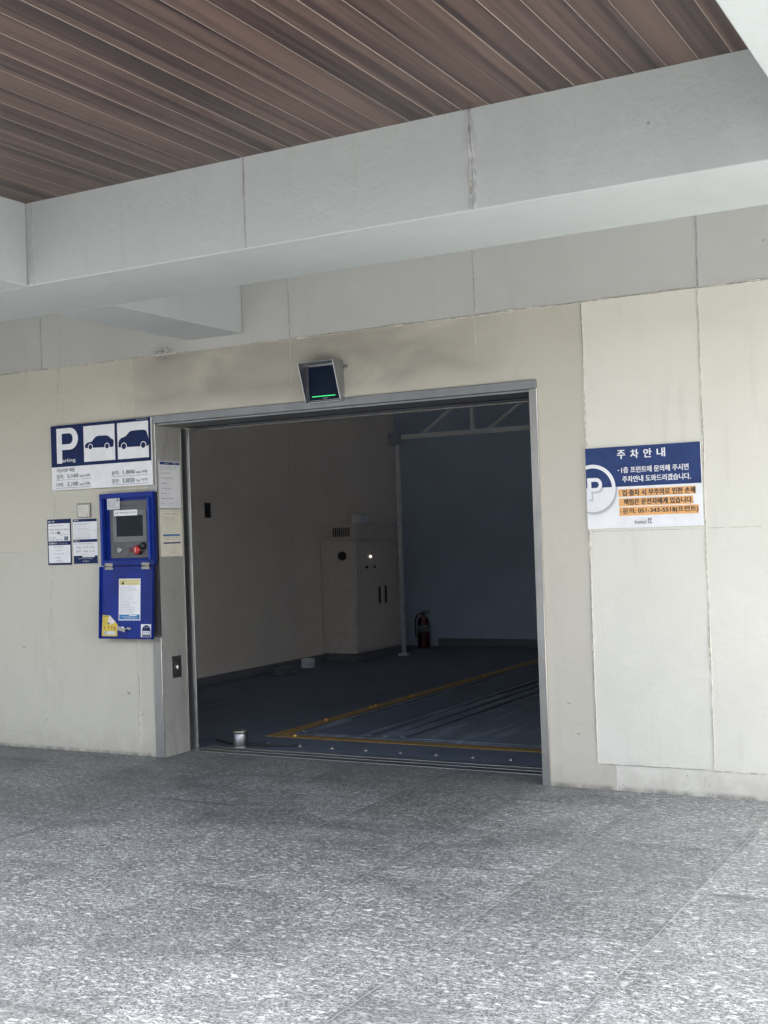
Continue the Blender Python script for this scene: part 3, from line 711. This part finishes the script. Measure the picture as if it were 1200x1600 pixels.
mb.text('책임은 운전자에게 있습니다.', .211, .591, .1245, .1575, w, bold=.034); mb.build('lettering_line', M['ink'], gs); mb = MB()
mb.text('문의: 051-343-5518(프런트)', .2045, .618, .0735, .108, w, bold=.028); mb.disc(.1905, .090, .003, w)
mb.build('lettering_line', M['ink'], gs)
mb = MB().text('hotel', .2714, .333, .0205, .042, w, bold=.008).text('tt', .3405, .3655, .0205, .053, w, bold=.012).rect(.303, .331, .0462, .0470, w)
mb.build('hotel_lettering', M['ink_grey'], gs)

# two small notices and the square plate left of the control box
n1 = thing('wall_notice', 'navy bordered notice, leftmost of the two beside the blue control box', 'notice', (-6.321, -.001, 1.306), ON_WALL)
NW, NH, NTh = .2195, .323, .005
board(n1, NW, NH, NTh, M['navy'], 'board', .0008)
for va, vb in ((.168, NH - .030), (.014, .140)): MB().rect(.010, NW - .006, va, vb, NTh + .001).build('print_field', M['white'], n1)
mb = MB(); w = NTh + .002
mb.scribble(.010, .075, NH - .0235, .014, w, M['white'], 1); mb.scribble(.012, .09, .146, .014, w, M['white'], 2); mb.scribble(.10, .19, .149, .007, w, M['print_grey'], 3)
for i, (a, b, v, h) in enumerate(((.018, .16, .272, .008), (.022, .20, .243, .013), (.03, .085, .220, .012), (.12, .20, .209, .006), (.022, .09, .190, .010), (.022, .15, .172, .012))):
    mb.scribble(a, b, v, h, w, M['ink_grey'], 10 + i)
mb.rect(.092, .124, .218, .235, w, M['ink_grey']).rect(.160, .198, .172, .200, w, M['ink_grey']).rect(.166, .176, .186, .195, w + .0005, M['teal'])
for i, v in enumerate((.124, .1, .074, .049, .027)):
    r_ = (.045, .03, .045, .03, .03)[i]
    mb.scribble(.105 - r_, .105 + r_, v, .008, w, M['ink_grey'], 20 + i)
    if i < 4: mb.poly([(.101, v - .006), (.105, v - .012), (.109, v - .006)], w, M['ink_grey'])
mb.scribble(.06, .15, .0165, .005, w, M['ink_soft'], 31)
mb.build('print', M['ink_grey'], n1)
n2 = thing('wall_notice', 'notice with navy foot band, nearest to the blue control box', 'notice', (-6.0795, -.001, 1.309), ON_WALL)
NW2, NH2 = .2225, .316
board(n2, NW2, NH2, NTh, M['white'], 'board', .0008)
for va, vb in ((NH2 - .021, NH2 - .002), (.152, .172), (.002, .058)): MB().rect(.002, NW2 - .002, va, vb, NTh + .001).build('navy_band', M['navy'], n2)
mb = MB()
mb.scribble(.012, .055, NH2 - .016, .010, w, M['white'], 41); mb.scribble(.012, .06, .157, .010, w, M['white'], 42); mb.scribble(.085, .145, .014, .009, w, M['white'], 43); mb.scribble(.045, .18, .034, .007, w, M['print_grey2'], 44)
for i, (b, v) in enumerate(((.135, .274), (.12, .258), (.15, .243), (.20, .228), (.15, .213), (.165, .199), (.17, .185), (.155, .176))):
    mb.scribble(.012, b, v, .009 if i == 0 else .0062, w, M['ink_grey'] if i == 0 else M['ink_soft'], 50 + i)
mb.scribble(.012, .18, .136, .008, w, M['ink_grey'], 60)
for v in (.108, .080):
    for a, b in ((.024, .088), (.112, .14), (.168, .196)): mb.scribble(a, b, v, .016, w, M['ink_soft'], int(v * 1000 + a * 900))
    for u in (.099, .154): mb.disc(u, v + .008, .004, w, M['ink'])
mb.rect(.083, .195, .047, .062, w, M['white']).scribble(.09, .185, .051, .007, w + .0006, M['ink_soft'], 66).scribble(.03, .19, .066, .004, w, M['red_ink'], 67)
mb.build('print', M['ink_grey'], n2)
sqp = thing('switch_cover', 'small cream square plate with grey rim above the two notices', 'wall plate', (-6.034, -.001, 1.632), ON_WALL)
MB().box(0, .124, 0, .100, 0, .012, bev=.003).build('rim', M['zinc'], sqp)
MB().rect(.010, .113, .008, .088, .0125).build('sticker', M['plate_cream'], sqp)
mb = MB()
for i in range(4): mb.scribble(.022, .095, .026 + i * .014, .006, .0132, None, 70 + i)
mb.disc(.098, .022, .008, .0132); mb.build('print', M['print_grey'], sqp)

# two paper notices taped inside the steel jamb
def paper(name, label, y0, z0, w_, h_, mat):
    t = thing(name, label, 'notice', (-5.3195, y0, z0), ON_REVEAL)
    MB().box(0, w_, 0, h_, 0, .002).build('sheet', mat, t); return t
t = paper('paper_notice', 'white paper notice with slate header, upper one on the steel jamb', .018, 1.672, .224, .320, M['white'])
mb = MB().rect(.006, .218, .296, .315, .0026, M['navy2']); mb.scribble(.06, .10, .301, .008, .0032, M['white'], 1); mb.scribble(.145, .19, .301, .008, .0032, M['white'], 2)
mb.scribble(.012, .20, .276, .009, .0026, M['ink_soft'], 3); mb.scribble(.012, .175, .262, .008, .0026, M['ink_soft'], 5)
for i in range(7):
    v = .238 - i * .0345
    mb.scribble(.014, .03, v + .014, .006, .0026, M['print_grey'], 80 + i); mb.scribble(.014, (.12, .155, .085, .12, .075, .145, .05)[i], v - .004, .009, .0026, M['ink_grey'], 90 + i)
mb.scribble(.11, .145, .0275, .008, .0026, M['ink_grey'], 99)
mb.build('print', M['ink_soft'], t)
t = paper('paper_notice', 'cream paper notice with blue table bars, lower one on the steel jamb', .018, 1.345, .226, .319, M['paper'])
mb = MB()
for a in ((.012, .216, .304, .3055), (.012, .216, .014, .0155), (.012, .0135, .014, .3055), (.2145, .216, .014, .3055)): mb.rect(*a, .0026, M['ink_soft'])
mb.scribble(.035, .19, .284, .010, .0026, M['ink_soft'], 4)
for i in range(13): mb.scribble(.022 + (.006 if 3 < i < 9 else 0), (.13, .16, .19, .2, .10, .17, .18, .195, .17, .12, .09, .0, .0)[i] + .02, .262 - i * .0128, .0055, .0026, M['ink_soft'] if i in (0, 4) else M['print_grey'], 110 + i)
mb.rect(.022, .204, .138, .149, .0026, M['teal']).rect(.022, .204, .086, .096, .0028, M['navy2'])
for i, v in enumerate((.124, .112, .072, .052, .036)): mb.scribble(.03, .19 - i * .012, v, .006, .0026, M['print_grey'], 130 + i)
mb.scribble(.09, .15, .021, .010, .0026, M['ink_soft'], 140)
mb.build('print', M['ink_soft'], t)

# ------------------------------------------------------------------ blue control box, flap hanging open
kx, kz = -5.788, 1.294
kb = thing('control_box', 'open blue control box with touch screen and hanging flap beside the steel jamb', 'control box', (kx, -.027, kz), ON_WALL)
KW, KH, KT = .466, .492, .028
cabm = MB().box(0, KW, 0, KH, 0, .006)
cabm.box(0, .034, 0, KH, .006, KT).box(KW - .036, KW, 0, KH, .006, KT).box(.034, KW - .036, 0, .036, .006, KT).box(.034, KW - .036, KH - .034, KH, .006, KT)
cabm.build('cabinet', M['blue'], kb, None, .002)
for a in (.021, KW - .036): MB().box(a, a + .014, .037, KH - .035, KT + .0005, KT + .020, bev=.003).build('rim_flange', M['blue_lit'], kb)
MB().box(.02, KW - .02, .012, KH - .012, -.026, 0).build('back_box', M['blue_panel'], kb)
cpn = MB().box(.080, .418, .050, .440, .007, .014, bev=.002).build('control_panel', M['grey'], kb)
MB().box(.108, .402, .157, .376, .0145, .021, bev=.003).build('screen_bezel', M['bezel'], cpn)
MB().box(.142, .371, .196, .338, .0212, .0222).build('screen', M['lcd'], cpn)
mb = MB().box(.124, .326, .337, .376, .0223, .0235, M['white']); mb.scribble(.134, .318, .350, .013, .0240, M['ink'], 7); mb.build('screen_label', M['white'], cpn)
mb = MB().box(.066, .176, .383, .461, .0215, .0230, M['print_grey2'])
for i in range(6): mb.scribble(.074, .165 - (i * 7 % 5) * .006, .390 + i * .0105, .0062, .0236, M['ink_grey'], 150 + i)
mb.rect(.152, .168, .436, .453, .0236, M['ink_grey']); mb.build('paper_tag', M['print_grey2'], cpn)
for a, b, v, h in ((.195, .245, .398, .012), (.255, .325, .398, .012), (.23, .32, .066, .006)): MB().scribble(a, b, v, h, .0146, None, int(a * 900)).build('panel_print', M['ink'], cpn)
MB().cyl((.160, .105, .0142), (.160, .105, .024), .020, .018, n=22).box(.157, .163, .094, .116, .024, .0265).build('key_switch', M['chrome'], cpn)
mb = MB(); mb.box(.240, .266, .088, .117, .0142, .017, M['black'])
for u in (.245, .255):
    for v in (.092, .103): mb.rect(u, u + .006, v, v + .007, .0175, M['red_ink'])
mb.build('counter_display', M['black'], cpn)
mb = MB(); mb.lathe((.331, .103, .0142), [(.034, 0), (.033, .006), (.020, .008), (.018, .022)], M['black'], 24)
mb.lathe((.331, .103, .0362), [(.020, 0), (.0275, .004), (.028, .013), (.022, .019), (.006, .021)], M['red'], 24)
mb.box(.3285, .3335, .086, .12, .0573, .0585, M['sticker_back']).build('emergency_button', M['red'], cpn)
MB().lathe((.368, .128, .0142), [(.024, 0), (.024, .012), (.016, .020), (.004, .022)], None, 18).build('button_guard', M['black'], cpn)
for u in (.037, .357): 
    h = MB().box(u, u + .070, -.028, .017, KT + .001, KT + .0045, bev=.001).cyl((u, -.0055, KT + .006), (u + .070, -.0055, KT + .006), .0055, n=12)
    for q in (.012, .058):
        for v in (-.02, .009): h.cyl((u + q, v, KT + .0045), (u + q, v, KT + .0065), .004, n=8)
    h.build('hinge', M['zinc'], kb)
flap = bpy.data.objects.new('door_flap', None)
fl = MB().box(-.008, KW - .008, -.497, -.006, -.004, .004).box(-.008, .0, -.497, -.006, .0045, .020).box(KW - .016, KW - .008, -.497, -.006, .0045, .020).box(.0, KW - .016, -.497, -.489, .0045, .014)
flap = fl.build('door_flap', M['blue'], kb, (0, 0, .020), .002); flap.rotation_euler = (R(-3.2), 0, 0)
mb = MB().box(.158, .345, -.372, -.091, .0045, .0055, M['white']); W = .0060
mb.rect(.163, .340, -.133, -.097, W, M['yellow_pale']).poly([(.181, -.129), (.207, -.129), (.194, -.104)], W + .0005, M['ink'])
mb.scribble(.216, .334, -.121, .011, W + .0005, M['paper'], 160); mb.rect(.163, .340, -.366, -.333, W, M['teal'])
mb.scribble(.18, .26, -.349, .007, W + .0005, M['print_grey2'], 161); mb.scribble(.21, .32, -.361, .009, W + .0005, M['white'], 162); mb.rect(.25, .315, -.343, -.336, W + .0006, M['white'])
for i in range(17): mb.scribble(.172, (.265, .315, .33, .26, .24, .275, .265, .275, .262, .255, .332, .262, .258, .30, .29, .298, .292)[i], -.152 - i * .0106, .0056, W, M['ink_soft'], 170 + i)
mb.build('instruction_sticker', M['white'], flap)
mb = MB(); mb.extrude([(.010, -.480), (.146, -.480), (.148, -.400), (.128, -.385), (.082, -.340), (.016, -.336)], 'Z', .0045, .0056, M['yellow'])
fold = [(.080, -.339, .0057), (.132, -.384, .0057), (.098, -.402, .020), (.072, -.378, .018)]
mb.face([mb.bm.verts.new(p) for p in fold][::-1], M['sticker_back'])
mb.poly([(.060, -.398), (.076, -.366), (.100, -.398)], .0062, M['ink']).poly([(.022, -.343), (.038, -.343), (.030, -.352)], .0062, M['ink']).poly([(.046, -.343), (.062, -.343), (.054, -.352)], .0062, M['ink'])
for i, a in enumerate((.030, .062, .090, .118)): mb.scribble(a, a + .024, -.436, .026, .0062, M['red_ink'], 200 + i)
mb.rect(.058, .132, -.470, -.446, .0062, M['print_grey2']).rect(.028, .052, -.470, -.446, .0062, M['print_grey'])
mb.build('peeling_sticker', M['yellow'], flap)
mb = MB().box(.352, .438, -.483, -.397, .0045, .0056, M['white'])
arch = [(.362, -.481), (.434, -.481), (.434, -.445)] + [(.398 + .036 * math.cos(R(a)), -.440 + .037 * math.sin(R(a))) for a in range(0, 181, 15)] + [(.362, -.445)]
mb.poly(arch, .0062, M['navy']).rect(.366, .430, -.467, -.442, .0068, M['print_grey2']).scribble(.372, .424, -.456, .006, .0074, M['ink'], 210).scribble(.382, .418, -.422, .008, .0068, M['print_grey'], 211).scribble(.37, .426, -.477, .006, .0068, M['print_grey2'], 212)
mb.build('round_top_sticker', M['white'], flap)
mb = MB().cyl((.205, -.428, .0045), (.205, -.428, .024), .017, .016, n=20)
lv = bmesh.ops.create_cube(mb.bm, size=1)['verts']
for v in lv: v.co = Matrix.Rotation(R(-14), 3, 'Z') @ Vector((v.co.x * .072, v.co.y * .026, v.co.z * .006)) + Vector((.200, -.430, .027))
mb.cyl((.176, -.420, .031), (.176, -.420, .034), .006, n=12).box(.232, .268, -.438, -.418, .0045, .014, bev=.003)
mb.build('latch', M['chrome'], flap)

# ------------------------------------------------------------------ hooded display above the opening
hd = thing('signal_display', 'steel hooded display with green light bar above the garage opening', 'display', (-4.095, -.001, 2.275), ON_WALL)
HW, HH = .255, .245
hood = MB().box(0, HW, 0, HH, 0, .010)
for a in (0, HW - .005):
    hood.extrude([(v, w_) for v, w_ in ((0, .010), (0, .040), (.010, .048), (HH, .128), (HH, .010))], 'X', a, a + .005)
hood.box(.005, HW - .005, HH - .005, HH, .010, .127).box(.005, HW - .005, 0, .005, .010, .044)
hood.build('hood', M['hood'], hd, None, .0012)
MB().box(.008, HW - .008, .012, HH - .012, .011, .020, bev=.004).build('screen_frame', M['steel_edge'], hd)
MB().box(.013, HW - .013, .017, HH - .017, .0205, .0225).build('screen', M['screen_blue'], hd)
MB().box(.036, .205, .038, .043, .0228, .0240).build('light_bar', M['green_led'], hd)
MB().box(.115, .150, .026, .0285, .0228, .0234).build('maker_mark', M['print_grey'], hd)
for u in (-.028, HW + .002): MB().box(u, u + .026, HH - .045, HH - .020, 0, .004).cyl((u + .013, HH - .032, .004), (u + .013, HH - .032, .008), .005, n=8).build('mounting_ear', M['zinc'], hd)
